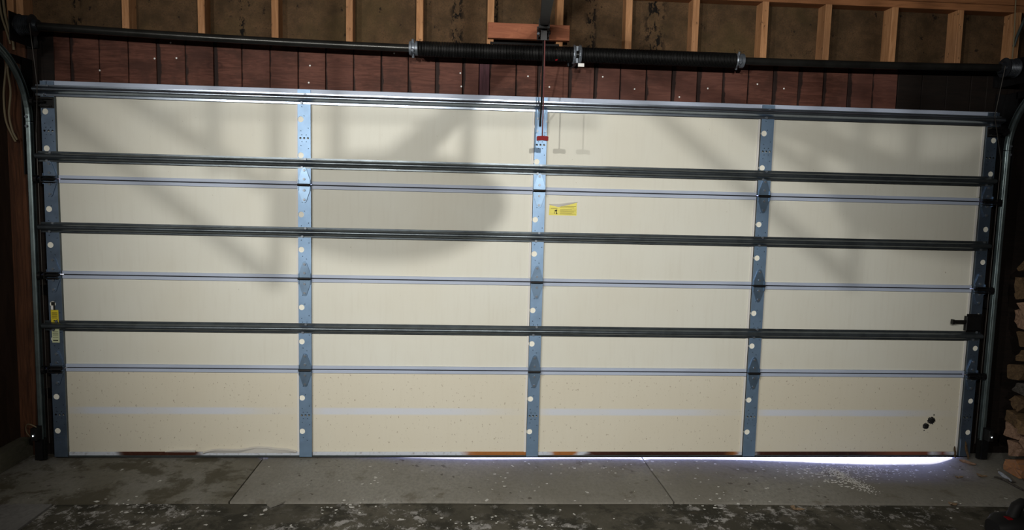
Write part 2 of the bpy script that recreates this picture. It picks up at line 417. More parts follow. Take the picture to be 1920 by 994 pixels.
for x, z in ((-2.082,2.373),(-2.171,2.283),(-2.052,2.290),(-2.469,2.208),(-1.317,2.275),(-1.324,2.180),(-.844,2.360),(-.466,2.263),(-.459,2.188),
             (-.075,2.259),(.051,2.202),(.362,2.271),(.553,2.207),(.822,2.170),(1.451,2.240),(.990,2.225),(1.288,2.260)):
    link('nail', nail_me, wall, (x, WY-0.0005, z))
# scuffed splinter on the header
MB().add([(0,0,0),(0.05,0,0.003),(0.12,0,-0.008),(0.13,0,-0.014),(0.06,0,-0.009),(0.06,-0.004,-0.004)], [(0,1,5),(1,2,5),(2,3,5),(3,4,5),(4,0,5)]).build('splinter', M['stud'], wall, loc=(2.0, WY-0.001, 2.10))
# cripple studs, plate and sheathing
MB().box(-3.2, 3.5, 0.152, 0.166, 2.38, ZC).build('sheathing', M['sheathing'], wall)
MB().box(-3.2, 3.5, 0.166, 0.24, 2.38, ZC).build('outer_siding', M['groove'], wall)
stud_x = [-2.324, -1.914, -1.511, -1.097, -.701, -.298, .102, .506, .900, 1.315, 1.695, 2.104, 2.514, 2.872]
for i, x in enumerate(stud_x):
    wd = 0.0195
    o = MB().bbox(-wd, wd, 0, 0.090, 0, 0.345, 0.003).build('stud', M['stud'], wall, loc=(x, WY+0.002, 2.412))
    o.rotation_euler = (0, math.radians(random.uniform(-0.5, 0.5)), 0)
MB().bbox(-3.2, 3.5, WY, 0.150, 2.735, 2.775).build('top_plate', M['plate'], wall)
MB().bbox(-3.2, 3.5, WY, 0.150, 2.777, 2.815).build('top_plate', M['plate'], wall)
MB().bbox(-0.313, 0.155, WY-0.040, WY, 2.459, 2.545, 0.003).build('mounting_board', M['block'], wall)
MB().box(-0.298, 0.10, WY-0.002, WY+0.03, 2.434, 2.446).build('shim', M['dark'], wall)
# jambs beside the opening
MB().bbox(-2.80, -2.71, WY, 0.20, -0.05, 2.41).build('jamb', M['plank_dark'], wall)
MB().bbox(-2.862, -2.803, WY+0.012, 0.20, -0.05, 2.41).build('jamb', M['plank_dark'], wall)
MB().bbox(-2.915, -2.865, WY+0.004, 0.20, -0.05, 2.41).build('jamb', M['jamb'], wall)
MB().bbox(-3.2, -2.918, WY+0.02, 0.20, -0.05, 2.41).build('jamb', M['jamb'], wall)
MB().bbox(2.71, 2.80, WY, 0.20, -0.05, 2.41).build('jamb', M['plank_dark'], wall)
MB().bbox(2.803, 2.90, WY+0.012, 0.20, -0.05, 2.41).build('jamb', M['plank_dark'], wall)
MB().bbox(2.903, 3.5, WY+0.02, 0.20, -0.05, 2.41).build('jamb', M['plank_dark'], wall)
for x in (-2.955, -2.905): MB().bbox(x, x+0.038, WY+0.002, 0.15, 2.412, 2.735).build('stud', M['stud'], wall)
# weather stops, added to block daylight leaking between door and wall
MB().box(-2.76, -2.735, 0.045, WY+0.002, 0.0, 2.14).build('weather_stop', M['rubber'], wall)
MB().box(2.735, 2.76, 0.045, WY+0.002, 0.0, 2.14).build('weather_stop', M['rubber'], wall)
MB().box(-2.76, 2.76, 0.045, WY+0.002, 2.115, 2.14).build('weather_stop', M['rubber'], wall)

wl = tag(empty('wall_left'), 'dark board side wall on a mossy concrete curb, left of the door', 'wall', kind='structure')
MB().box(-3.16, -2.99, YB-0.2, 0.20, 0.10, ZC).build('wall_boards', M['darkwood'], wl)
MB().bbox(-3.16, XL, YB-0.2, 0.20, -0.1, 0.098, 0.006).build('concrete_curb', M['curb'], wl)
tag(MB().box(XR, XR+0.18, YB-0.2, 0.24, -0.1, ZC).build('wall_right', M['darkwood']), 'dark board side wall behind the firewood', 'wall', kind='structure')
tag(MB().box(-3.16, XR+0.18, YB-0.2, YB, -0.1, ZC).build('wall_back', M['drywall']), 'grey unpainted drywall at the rear of the garage', 'wall', kind='structure')
tag(MB().box(-3.2, 3.5, YB-0.2, 0.24, ZC, ZC+0.12).build('ceiling', M['darkwood']), 'dark board garage ceiling', 'ceiling', kind='structure')

# ------------------------------------------------------------------ the sectional door
HS = 0.5334
door = tag(empty('door_1'), 'cream lined four-section garage door with galvanised stiles and dark struts', 'garage door', kind='structure')
HALF = 2.752
stiles = [(-HALF, -2.680), (-1.371, -1.299), (-0.034, 0.036), (1.298, 1.372), (2.682, HALF)]
def plate_holes(name, x0, x1, z0, z1, y0, depth, holes, mat):
    bm = bmesh.new()
    def loop(pts):
        vs = [bm.verts.new((x, y0, z)) for x, z in pts]
        return [bm.edges.new((vs[i], vs[(i+1) % len(vs)])) for i in range(len(vs))]
    es = loop([(x0,z0),(x1,z0),(x1,z1),(x0,z1)])
    for hx, hz, r, n in holes:
        es += loop([(hx + r*math.cos(2*PI*k/n), hz + r*math.sin(2*PI*k/n)) for k in range(n)])
    bmesh.ops.triangle_fill(bm, use_beauty=True, use_dissolve=False, edges=es)
    bm.normal_update()
    ext = bmesh.ops.extrude_face_region(bm, geom=bm.faces[:])
    for v in ext['geom']:
        if isinstance(v, bmesh.types.BMVert): v.co.y += depth
    bmesh.ops.recalc_face_normals(bm, faces=bm.faces)
    me = bpy.data.meshes.new(name); bm.to_mesh(me); bm.free(); me.materials.append(mat); return me

zbot = 0.012
plug_me = MB().prism([(0.019*math.cos(2*PI*k/16), 0.019*math.sin(2*PI*k/16)) for k in range(16)], 0, 0.004).mesh('foam_plug', M['plug'])
for s in range(4):
    z0 = s*HS + (0.004 if s else zbot); z1 = (s+1)*HS - 0.003
    # outer skin of each section, then its lining panels bay by bay
    MB().box(-HALF, HALF, 0.026, 0.046, z0, z1).build('section_skin', M['panel'], door)
    for k in range(4):
        a, b = stiles[k][1]-0.01, stiles[k+1][0]+0.01
        MB().bbox(a, b, 0.010, 0.026, z0+0.001, z1-0.001, 0.002).build('panel', M['panel_low'] if s == 0 else M['panel'], door)
        ra, rb = stiles[k][1]+0.0015, stiles[k+1][0]-0.0015
        if s > 0: MB().bbox(ra, rb, 0.000, 0.012, s*HS+0.003, s*HS+0.021, 0.0015).build('section_edge', M['rail'], door)
        else: MB().bbox(ra, rb, 0.002, 0.012, 0.016, 0.036, 0.0015).build('bottom_edge', M['rust_rail'], door)
        if s < 3: MB().bbox(ra, rb, 0.000, 0.012, (s+1)*HS-0.022, (s+1)*HS-0.003, 0.0015).build('section_edge', M['rail'], door)
        # white fold of the lining beside the stile at the right of each bay
        MB().box(stiles[k+1][0]-0.014, stiles[k+1][0]-0.002, 0.004, 0.011, z0+0.022, z1-0.022).build('lining_fold', M['flange'], door)
    MB().box(stiles[3][1]+0.002, stiles[3][1]+0.010, 0.004, 0.011, z0+0.022, z1-0.022).build('lining_fold', M['flange'], door)
    for k, (a, b) in enumerate(stiles):
        c = (a+b)/2; hs = []; zb = s*HS
        hx = c - 0.019 if k < 4 else c + 0.012
        if k == 0: hx = c - 0.014
        for hz in (0.366, 0.166): hs.append((hx, zb+hz, 0.0165, 18))
        for dx in (-0.021, 0, 0.021): hs.append((c+dx, zb+0.262, 0.0062, 8))
        for dx, dz in ((-0.013,0.280),(0.011,0.280),(-0.012,0.242),(0.012,0.242),(-0.018,0.302),(0.023,0.318),(-0.018,0.220),(0.024,0.205),(0.0,0.385),(-0.012,0.436),(-0.005,0.449),(0.004,0.449),(-0.012,0.128),(0.010,0.112)):
            hs.append((c+dx, zb+dz, 0.0026, 6))
        o = link('stile', plate_holes('stile', a, b, z0, z1, -0.010, 0.003, hs, M['stile_end'] if k in (0, 4) else M['stile']), door)
        for hz in (0.366, 0.166): link('foam_plug', plug_me, o, (hx, -0.0068, zb+hz))
        sd_ = MB(); sd_.box(a, a+0.0022, -0.007, 0.010, z0, z1); sd_.box(b-0.0022, b, -0.007, 0.010, z0, z1)
        sd_.build('stile_return', M['strut'], o)
# dark seal line in each section joint
for s in (1, 2, 3): MB().box(-HALF+0.08, HALF-0.08, 0.006, 0.03, s*HS-0.003, s*HS+0.003).build('joint_seal', M['rubber'], door)
MB().box(-HALF, HALF, 0.000, 0.046, 0.010, 0.0165).build('bottom_retainer', M['track'], door)
bs = MB(); bs.sheet_x([(0.004,0.011),(0.002,0.004),(0.012,-0.001),(0.026,0.0),(0.040,0.002),(0.044,0.011)], -HALF, HALF-0.0, 0.003)
bs.build('bottom_seal', M['rubber'], door)
MB().bbox(-HALF+0.01, HALF-0.01, -0.004, 0.04, 2.110, 2.134, 0.002).build('top_edge', M['rail'], door)

# struts: bent sheet, hat section
hat = [(-0.011,0.029),(-0.011,0.0195),(-0.028,0.0165),(-0.042,0.0125),(-0.048,0.0080),(-0.050,0.002),(-0.049,-0.005),(-0.046,-0.009),(-0.030,-0.0145),(-0.011,-0.0205),(-0.011,-0.029)]
bolt = MB()
bolt.add([(0.0075*math.cos(k*PI/3), y, 0.0075*math.sin(k*PI/3)) for y in (0, -0.006) for k in range(6)], [(6,7,8,9,10,11)] + [(k, (k+1) % 6, 6+(k+1) % 6, 6+k) for k in range(6)])
bolt_me = bolt.mesh('bolt', M['bolt'])
def strut(z, mat, prof, x0, x1):
    o = MB().sheet_x(prof, x0, x1).build('strut', mat, door, True, loc=(0, 0, z))
    for a, b in stiles:
        for dx, dz in ((0.006, 0.0235), (-0.012, -0.0235)):
            link('bolt', bolt_me, o, ((a+b)/2+dx, -0.0125, dz))
    return o
for z in (1.722, 1.332, 0.778): strut(z, M['strut'], hat, -2.775, 2.745)
hat_top = [(-0.011,0.030),(-0.011,0.022),(-0.022,0.0205),(-0.024,0.0175),(-0.040,0.0145),(-0.047,0.010),(-0.050,0.004),(-0.049,-0.002),(-0.046,-0.006),(-0.030,-0.012),(-0.012,-0.019),(-0.011,-0.030)]
strut(2.080, M['strut_top'], hat_top, -2.775, 2.765)
for a, b in stiles[1:4]:
    MB().box((a+b)/2-0.034, (a+b)/2+0.030, -0.0065, -0.0035, 2.113, 2.131).build('top_clip', M['hinge'], door)

# hinges
def leaf(sign, wid):
    h = wid/2
    P = [(-h, 0.006*sign), (h, 0.006*sign), (h, 0.030*sign), (0.011, 0.092*sign), (0.005, 0.098*sign), (-0.005, 0.098*sign), (-0.011, 0.092*sign), (-h, 0.030*sign)]
    return P
def hinge_mesh(wid):
    b = MB(); b.prism(leaf(1, wid), -0.0170, -0.0112); b.prism(leaf(-1, wid), -0.0170, -0.0112)
    for sx in (-1, 1):
        b.box(sx*wid/2-0.002, sx*wid/2+0.002, -0.024, -0.011, -0.030, 0.030)
    return b.mesh('hinge', M['hinge'])
hm = hinge_mesh(0.064); hm_end = hm.copy(); hm_end.materials[0] = M['stile_end']
pin_me = MB().tube([(-0.036, -0.022, 0), (0.036, -0.022, 0)], 0.0075, 10).mesh('hinge_pin', M['black_steel'], True)
pin_end = MB().tube([(-0.036, -0.022, 0), (0.040, -0.022, 0)], 0.0075, 10).mesh('hinge_pin', M['black_steel'], True)
roller_stem = {}
for s in (1, 2, 3):
    for k, (a, b) in enumerate(stiles):
        c = (a+b)/2
        o = link('hinge', hm_end if k in (0, 4) else hm, door, (c, 0, s*HS))
        link('hinge_pin', pin_me, o)
        for z in (0.083, 0.033, -0.030, -0.083): link('bolt', bolt_me, o, (0, -0.0168, z))
        if k in (0, 4):
            sg = -1 if k == 0 else 1
            r = MB(); r.box(-0.034, 0.034, -0.046, -0.012, -0.020, -0.016); r.box(-0.034, 0.034, -0.046, -0.012, 0.012, 0.016)
            r.box(sg*0.034-0.003, sg*0.034+0.003, -0.046, -0.012, -0.020, 0.016)
            r.tube([(-0.03*sg, -0.034, -0.004), (sg*0.066, -0.034, -0.004)], 0.006, 8)
            r.lathe_x([(sg*0.060-0.008, 0.008), (sg*0.060-0.008, 0.022), (sg*0.060+0.008, 0.022), (sg*0.060+0.008, 0.008)], -0.034, -0.004, 14)
            r.build('roller_bracket', M['black_steel'], o)
# top and bottom corner brackets
for sg in (-1, 1):
    x = sg*(HALF-0.036)
    b = MB(); b.box(x-0.034, x+0.036, -0.020, -0.011, 1.985, 2.045); b.box(x-0.034, x+0.036, -0.050, -0.020, 2.030, 2.040)
    b.box(x-0.030, x+0.030, -0.046, -0.018, 1.992, 1.998); b.tube([(x, -0.04, 2.015), (x+sg*0.066, -0.04, 2.015)], 0.007, 8)
    b.lathe_x([(x+sg*0.060-0.008, 0.022), (x+sg*0.060+0.008, 0.022)], -0.04, 2.015, 14)
    b.build('top_roller_bracket', M['black_steel'], door)
    MB().bbox(x-0.034, x+0.034, -0.016, -0.0115, 0.014, 0.128, 0.002).build('bottom_bracket', M['stile_end'], door)
# opener bracket on the middle stile
b = MB(); b.box(-0.033, -0.025, -0.03, -0.011, 1.93, 2.045); b.box(0.018, 0.026, -0.03, -0.011, 1.93, 2.045); b.box(-0.034, 0.036, -0.0145, -0.0108, 1.925, 2.06)
b.box(-0.034, 0.036, -0.017, -0.014, 1.975, 1.980)
ob = b.build('opener_bracket', M['stile'], door)
for dx, z in ((-.02,1.94),(.028,1.94),(-.02,2.01),(.03,1.995)): link('bolt', bolt_me, ob, (dx, -0.0148, z))
# slide lock
lk = MB(); lk.bbox(2.640, 2.738, -0.034, -0.011, 0.812, 0.902, 0.004); lk.box(2.655, 2.752, -0.016, -0.011, 0.800, 0.914)
lk = lk.build('slide_lock', M['black_steel'], door)
lv = MB(); lv.bbox(2.556, 2.642, -0.034, -0.024, 0.858, 0.878, 0.002); lv.box(2.548, 2.560, -0.040, -0.020, 0.852, 0.882); lv.build('lock_lever', M['shaft'], lk)
# stickers
st = MB(); P = [(0.063,1.458),(0.066,1.520),(0.118,1.508),(0.170,1.520),(0.226,1.536),(0.226,1.458)]
st.prism(P, 0.0085, 0.0095); st = st.build('warning_sticker', M['yellow'], door); st['label'] = 'yellow warning sticker with a peeled top edge'
cu = MB(); cu.add([(0.064,0.0088,1.521),(0.118,0.0086,1.509),(0.170,0.0086,1.521),(0.227,0.0088,1.537),(0.232,0.004,1.541),(0.165,-0.002,1.534),(0.112,-0.003,1.527),(0.060,0.004,1.525)], [(0,1,6,7),(1,2,5,6),(2,3,4,5)])
cu.build('sticker_peel', M['flange'], st)
for z in (1.458, ): MB().box(0.061, 0.228, 0.0080, 0.0088, z-0.003, z+0.002).build('sticker_margin', M['flange'], st)
ink = MB()
for i, z in enumerate((1.512, 1.505, 1.494, 1.487, 1.480, 1.474, 1.468)):
    ink.box(0.128, 0.222 - 0.012*(i % 3), 0.0078, 0.0086, z, z+0.0022)
ink.box(0.074, 0.112, 0.0078, 0.0086, 1.498, 1.501)
ink.build('small_print', M['ink_soft'], st)
ic = MB(); ic.prism([(0.094,1.486),(0.106,1.494),(0.112,1.492),(0.109,1.486),(0.098,1.482)], 0.0075, 0.0086); ic.box(0.105,0.109,0.0075,0.0086,1.470,1.486); ic.box(0.104,0.113,0.0075,0.0086,1.468,1.472); ic.box(0.094,0.097,0.0075,0.0086,1.470,1.478)
ic.build('pictogram', M['ink'], st)
lb = MB().box(-2.741, -2.700, -0.0115, -0.0102, 0.776, 0.866).build('edge_sticker', M['yellow_deep'], door); lb['label'] = 'deep yellow printed sticker on end stile'
lb2 = MB().box(-2.739, -2.699, -0.0115, -0.0102, 0.680, 0.758).build('edge_sticker', M['pale_label'], door); lb2['label'] = 'pale green printed sticker on end stile'
ti = MB()
for z in (0.850, 0.842, 0.836, 0.828, 0.820): ti.box(-2.736, -2.706, -0.0121, -0.0114, z, z+0.0025)
ti.prism([(-2.727,0.800),(-2.708,0.806),(-2.704,0.814),(-2.716,0.808),(-2.728,0.808)], -0.0121, -0.0114)
ti.build('small_print', M['ink'], lb)
ti = MB()
for z in (0.744, 0.734, 0.727, 0.718, 0.708): ti.box(-2.735, -2.705, -0.0121, -0.0114, z, z+0.002)
ti.box(-2.734, -2.707, -0.0121, -0.0114, 0.690, 0.695); ti.build('small_print', M['ink'], lb2)
bt = MB(); bt.box(-2.737,-2.718,-0.0121,-0.0102,0.892,0.912); bt.box(-2.726,-2.717,-0.0121,-0.0102,0.866,0.892); bt.build('black_tab', M['ink'], door)
MB().box(-2.739,-2.727,-0.0121,-0.0102,0.868,0.888).build('white_tab', M['white'], door)
# black foam blobs on the lining
for (x, z, r) in ((2.466, 0.200, 0.021), (2.499, 0.236, 0.026), (2.513, 0.271, 0.0045), (2.457, 0.172, 0.004)):
    b = MB(); n = 26; rr = [r*(1 + 0.16*math.sin(3.1*k+x*40) + random.uniform(-0.10, 0.10)) for k in range(n)]
    b.add([(x + rr[k]*math.cos(2*PI*k/n), 0.0095, z + rr[k]*math.sin(2*PI*k/n)*0.9) for k in range(n)] +
          [(x + 0.6*rr[k]*math.cos(2*PI*k/n), 0.0095-0.3*r, z + 0.6*rr[k]*math.sin(2*PI*k/n)*0.9) for k in range(n)] + [(x, 0.0095-0.35*r, z)],
          [(k, (k+1) % n, n+(k+1) % n, n+k) for k in range(n)] + [(n+k, n+(k+1) % n, 2*n) for k in range(n)])
    b.build('tar_blob', M['tar'], door, True)
# torn lining curling off the bottom section
tx = [-1.925,-1.88,-1.84,-1.80,-1.72,-1.62,-1.55,-1.50,-1.45,-1.41,-1.39]; tz = [0.034,0.048,0.052,0.051,0.050,0.066,0.063,0.056,0.054,0.046,0.040]
b = MB(); n = len(tx)
b.add([(x, 0.001, 0.031) for x in tx] + [(x, -0.010, z-0.004) for x, z in zip(tx, tz)] + [(x, -0.013, z) for x, z in zip(tx, tz)] + [(x, 0.008, z+0.002) for x, z in zip(tx, tz)],
      [(r*n+i, r*n+i+1, (r+1)*n+i+1, (r+1)*n+i) for r in range(3) for i in range(n-1)])
b.build('torn_lining', M['flange'], door)
b = MB(); tx2 = [-2.14,-2.10,-2.05,-2.00,-1.97]; tz2 = [0.038,0.043,0.046,0.047,0.046]; n = 5
b.add([(x, 0.002, 0.035) for x in tx2] + [(x, -0.006, z) for x, z in zip(tx2, tz2)] + [(x, 0.009, z+0.001) for x, z in zip(tx2, tz2)], [(r*n+i, r*n+i+1, (r+1)*n+i+1, (r+1)*n+i) for r in range(2) for i in range(n-1)])
b.build('torn_lining', M['flange'], door)

# ------------------------------------------------------------------ torsion spring shaft
def shaft_z(x):   # the long shaft sags under its springs
    return 2.358 + 0.0052*max(0, -x-0.4)**2*1.55 + 0.0032*max(0, x-1.2)**2*2.6
SY = -0.10
tor = tag(empty('torsion_spring_shaft', (0, SY, 2.36)), 'black torsion spring shaft with two springs and cable drums above door', 'spring shaft')
def T(o): o.location = (-0.0, -SY, -2.36); return o
xs = [-2.83 + 5.62*i/56 for i in range(57)]
T(MB().tube([(x, SY, shaft_z(x)) for x in xs], 0.0215, 16).build('shaft', M['shaft'], tor, True))
def spring(x0, x1, r=0.0385, wire=0.0040):
    turns = int((x1-x0)/(2*wire*1.04)); n = 16; pts = []
    for i in range(turns*n+1):
        a = 2*PI*i/n; x = x0 + (x1-x0)*i/(turns*n)
        pts.append((x, SY + r*math.cos(a), shaft_z(x) + r*math.sin(a)))
    return T(MB().tube(pts, wire, 5).build('spring', M['spring'], tor, True))
spring(-0.70, 0.165); spring(0.200, 1.085)
MBc = MB()
for x0 in (-0.745, 1.080):
    z = shaft_z(x0); c = MB()
    c.lathe_x([(x0, 0.022), (x0, 0.036), (x0+0.012, 0.040), (x0+0.016, 0.030), (x0+0.030, 0.030), (x0+0.034, 0.040), (x0+0.05, 0.040), (x0+0.05, 0.02)], SY, z, 18)
    for k in range(4):
        a = k*PI/2+0.4; c.tube([(x0+0.02, SY+0.028*math.cos(a), z+0.028*math.sin(a)), (x0+0.02, SY+0.05*math.cos(a), z+0.05*math.sin(a))], 0.007, 8)
    T(c.build('winding_cone', M['cast'], tor, True))
c = MB(); z = shaft_z(0.18)
for x0 in (0.158, 0.190): c.lathe_x([(x0, 0.02), (x0, 0.050), (x0+0.006, 0.053), (x0+0.014, 0.050), (x0+0.014, 0.02)], SY, z, 20)
c.box(0.176, 0.188, SY-0.006, WY-0.003, z-0.045, z+0.045); c.box(0.150, 0.215, WY-0.008, WY-0.003, z-0.035, z+0.03)
T(c.build('center_bracket', M['cast'], tor))
T(MB().box(0.186, 0.220, SY-0.03, SY-0.027, 2.288, 2.306).build('paper_tag', M['white'], tor))
T(MB().add([(0.055,SY-0.043,2.318),(0.070,SY-0.043,2.322),(0.068,SY-0.043,2.315),(0.058,SY-0.045,2.312)], [(0,1,3),(1,2,3),(0,3,1)]).build('red_paint_mark', M['red'], tor))
for sg in (-1, 1):
    x0 = -2.792 if sg < 0 else 2.655; z = shaft_z(x0); c = MB()
    pr = [(0, 0.02), (0, 0.052), (0.006, 0.056)]
    for k in range(6): pr += [(0.010+0.009*k, 0.050), (0.014+0.009*k, 0.046)]
    pr += [(0.066, 0.052), (0.072, 0.056), (0.078, 0.034), (0.100, 0.030), (0.100, 0.02)]
    if sg > 0: pr = [(0.1-x, r) for x, r in pr][::-1]
    c.lathe_x([(x0+x, r) for x, r in pr], SY, z, 24)
    dr = T(c.build('cable_drum', M['drum'], tor, True))
    xb = -2.815 if sg < 0 else 2.775
    e = MB(); e.box(xb, xb+0.004, SY-0.05, WY-0.004, z-0.09, z+0.06); e.box(xb-0.03, xb+0.03, WY-0.014, WY-0.003, z-0.09, z+0.05)
    e.lathe_x([(xb-0.012, 0.018), (xb-0.012, 0.032), (xb+0.016, 0.032), (xb+0.016, 0.018)], SY, z, 16)
    T(e.build('end_bearing_plate', M['black_steel'], tor))
    bo = T(MB().lathe_x([((x0+0.088 if sg < 0 else x0+0.008), 0.007), ((x0+0.10 if sg < 0 else x0+0.02), 0.007)], SY-0.03, z-0.005, 8).build('set_screw', M['bolt'], tor))
    xc = -2.712 if sg < 0 else 2.652; xm = -2.722 if sg < 0 else 2.664; xe = -2.770 if sg < 0 else 2.770
    T(MB().tube([(xc, SY-0.048, z), (xm, -0.085, 2.10), (xe, -0.030, 1.85), (xe, -0.024, 0.10)], 0.0022, 6).build('lift_cable', M['cable_steel'], tor))

# ------------------------------------------------------------------ tracks
def track(sg):
    X = sg*2.800
    t = tag(empty('door_track', (X, -0.034, 0.0)), 'grey steel roller track beside the ' + ('wall with hanging cables' if sg < 0 else 'firewood stack') + ', curving back overhead', 'door track', 'curved roller tracks beside the door')
    R = 0.38; z1 = 1.905
    def pt(sv):   # path in (y, z) local, with normal pointing into the room
        return sv
    def sweep(name, path, mat):
        # C profile open towards the door: (a along X, b along the path normal)
        prof = [(-0.013, -0.012), (-0.012, -0.018), (-0.007, -0.021), (0.006, -0.023), (0.013, -0.017), (0.014, 0.016), (0.008, 0.022), (-0.008, 0.020)]
        prof = [(-sg*-a, b) for a, b in prof]
        b = MB(); vs = []; n = len(prof); th = 0.0025
        inner = [(a*0.88, bb*0.86) for a, bb in prof]
        loop = prof + inner[::-1]; L = len(loop)
        for i, (y, z) in enumerate(path):
            y0_, z0_ = path[max(i-1, 0)]; y1_, z1_ = path[min(i+1, len(path)-1)]
            ty, tz = y1_-y0_, z1_-z0_; ln = math.hypot(ty, tz); ty /= ln; tz /= ln
            ny, nz = -tz, ty    # normal, towards the room for the upright run
            for a, bb in loop: vs.append((a, y - ny*bb, z - nz*bb))
        fs = []
        for i in range(len(path)-1):
            for q in range(L):
                q2 = (q+1) % L; fs.append((i*L+q, i*L+q2, (i+1)*L+q2, (i+1)*L+q))
        return b.add(vs, fs).build(name, mat, t)
    sweep('vertical_track', [(0, 0.13), (0, 0.6), (0, 1.2), (0, z1)], M['track'])
    curve = [(-R*(1-math.cos(a)), z1+0.004+R*math.sin(a)) for a in [i*PI/2/16 for i in range(17)]]
    sweep('curved_track', curve, M['track'])
    sweep('horizontal_track', [(-R-0.002, z1+0.004+R), (-1.5, z1+0.02+R), (-2.9, z1+0.03+R)], M['track'])
    for z in (0.35, 0.95): MB().box(-0.014, 0.014, 0.02, 0.090, z, z+0.05).build('track_bracket', M['black_steel'], t)
    b = MB(); b.box(sg*0.030-0.003, sg*0.030+0.003, -0.01, 0.090, 1.62, 2.25); b.box(sg*0.0-0.03, sg*0.03+0.003, 0.086, 0.090, 1.62, 2.25)
    b.box(sg*0.030-0.003, sg*0.030+0.003, -0.30, 0.0, 2.21, 2.25)
    b.build('flag_bracket', M['black_steel'], t)
    MB().box(-0.018, 0.018, -0.012, 0.012, 0.008, 0.13).build('track_foot', M['shaft'], t)
    for z in (1.88, 1.93):
        o = link('bolt', bolt_me, t, (0, -0.026, z))
    h = MB(); h.box(sg*0.03, sg*0.034, -2.62, -2.58, z1+R, 2.858); h.build('rear_hanger', M['track'], t)
    return t
track(-1); track(1)

# ------------------------------------------------------------------ garage door opener
op = tag(empty('garage_door_opener', (-0.26, -2.94, 1.93)), 'black ceiling garage door opener with rail, arm and red release handle', 'opener')
def O(o): o.location = (0.26, 2.94, -1.93); return o
def rail_pt(k): return Vector((0.002 - 0.262*k, 0.02 - 2.84*k, 2.508 - 0.42*k))
rl = MB(); P0, P1 = rail_pt(0), rail_pt(1)
d = (P1-P0).normalized(); sx = d.cross(Vector((0,0,1))).normalized(); uz = sx.cross(d)
def bar(mb, A, B, hw, hh):
    dd = (B-A).normalized(); s_ = dd.cross(Vector((0,0,1))).normalized(); u_ = s_.cross(dd)
    vs = [P + a*s_*hw + c*u_*hh for P in (A, B) for a, c in ((-1,-1),(1,-1),(1,1),(-1,1))]
    return mb.add(vs, [(0,1,2,3),(7,6,5,4)] + [(i, (i+1) % 4, 4+(i+1) % 4, 4+i) for i in range(4)])
bar(rl, P0, P1, 0.022, 0.013); bar(rl, P0+uz*0.02, P1+uz*0.02, 0.006, 0.014)
O(rl.build('rail', M['plastic'], op))
hb = MB(); hb.box(-0.028, -0.022, -0.05, 0.022, 2.46, 2.525); hb.box(0.024, 0.030, -0.05, 0.022, 2.46, 2.525); hb.box(-0.034, 0.036, 0.014, 0.020, 2.455, 2.53); hb.lathe_x([(-0.036,0.012),(0.038,0.012)], -0.03, 2.49, 10)
hb = O(hb.build('header_bracket', M['black_steel'], op))
for x, y, z in ((-0.033,-0.05,2.475),(-0.018,-0.17,2.505)): link('bolt', bolt_me, hb, (x, y, z))
TP = rail_pt(0.1356)
tr = MB(); bar(tr, rail_pt(0.106)-uz*0.004, rail_pt(0.166)-uz*0.004, 0.028, 0.022); bar(tr, TP-uz*0.05-d*0.02, TP-uz*0.05+d*0.02, 0.016, 0.03)
O(tr.build('trolley', M['black_steel'], op))
am = MB(); A = TP - uz*0.05; Bp = Vector((-0.006, -0.030, 1.968))
am.tube([A, A*0.55+Bp*0.45+Vector((0,-0.03,0.03)), Bp*0.8+A*0.2+Vector((0,-0.02,-0.01)), Bp], 0.0055, 8)
O(am.build('arm', M['plastic'], op, True))
HX, HY, HZ = -0.026, -0.365, 1.868
cd = O(MB().tube([(HX-0.002, HY, TP.z-0.03), (HX, HY+0.002, 2.2), (HX-0.001, HY, HZ+0.01)], 0.0036, 6).build('release_cord', M['cord'], op))
h = MB(); P = [(-0.030,-0.010),(-0.026,-0.012),(0,-0.009),(0.026,-0.012),(0.030,-0.010),(0.030,0.009),(0.026,0.012),(0,0.014),(-0.026,0.012),(-0.030,0.009)]
h.prism([(HX+x, HZ+z) for x, z in P], HY-0.010, HY+0.010); h.build('release_handle', M['red'], cd)
# housing, rounded box with lens at its end
hs_ = MB(); n = 20; ring = []
def rr_(hx, hz, e=2.1):
    out = []
    for k in range(n):
        a = 2*PI*k/n; c_, s_ = math.cos(a), math.sin(a)
        out.append((hx*math.copysign(abs(c_)**(2/e), c_), hz*math.copysign(abs(s_)**(2/e), s_)))
    return out
cx, cz = -0.247, 2.045; vs = []; sec = [(-3.05, .13, .05), (-3.03, .170, .078), (-2.93, .196, .090), (-2.87, .185, .083), (-2.85, .15, .06)]
for y, hx, hz in sec: vs += [(cx+x, y, cz+z) for x, z in rr_(hx, hz)]
fs = [(i*n+k, i*n+(k+1) % n, (i+1)*n+(k+1) % n, (i+1)*n+k) for i in range(len(sec)-1) for k in range(n)] + [tuple(range(n)), tuple((len(sec)-1)*n+k for k in range(n))]
O(hs_.add(vs, fs).build('housing', M['plastic'], op, True))
sb = MB()
def flat(A, B, wd, y, th=0.004):
    A = Vector((A[0], y, A[1])); B = Vector((B[0], y, B[1])); t_ = (B-A).normalized(); nn = Vector((-t_.z, 0, t_.x))*wd/2
    q = [A-nn, A+nn, B+nn, B-nn]
    return sb.add([(v.x, y, v.z) for v in q] + [(v.x, y+th, v.z) for v in q], [(0,1,2,3),(7,6,5,4)] + [(i, (i+1) % 4, 4+(i+1) % 4, 4+i) for i in range(4)])
def strap(*a, **k):
    global sb
    sb = MB(); flat(*a, **k); return O(sb.build('hanger_strap', M['track'], op))
strap((-1.15, 2.462), (-0.438, 1.903), 0.030, -2.95)
strap((-1.10, 2.466), (-0.464, 2.068), 0.030, -2.93)
strap((-0.540, 2.858), (-0.540, 2.088), 0.024, -2.96)
strap((-0.445, 2.858), (-0.445, 1.896), 0.024, -2.945)
strap((-0.345, 2.858), (-0.345, 2.09), 0.026, -2.94)
strap((0.615, 2.858), (-0.250, 2.125), 0.028, -2.95)
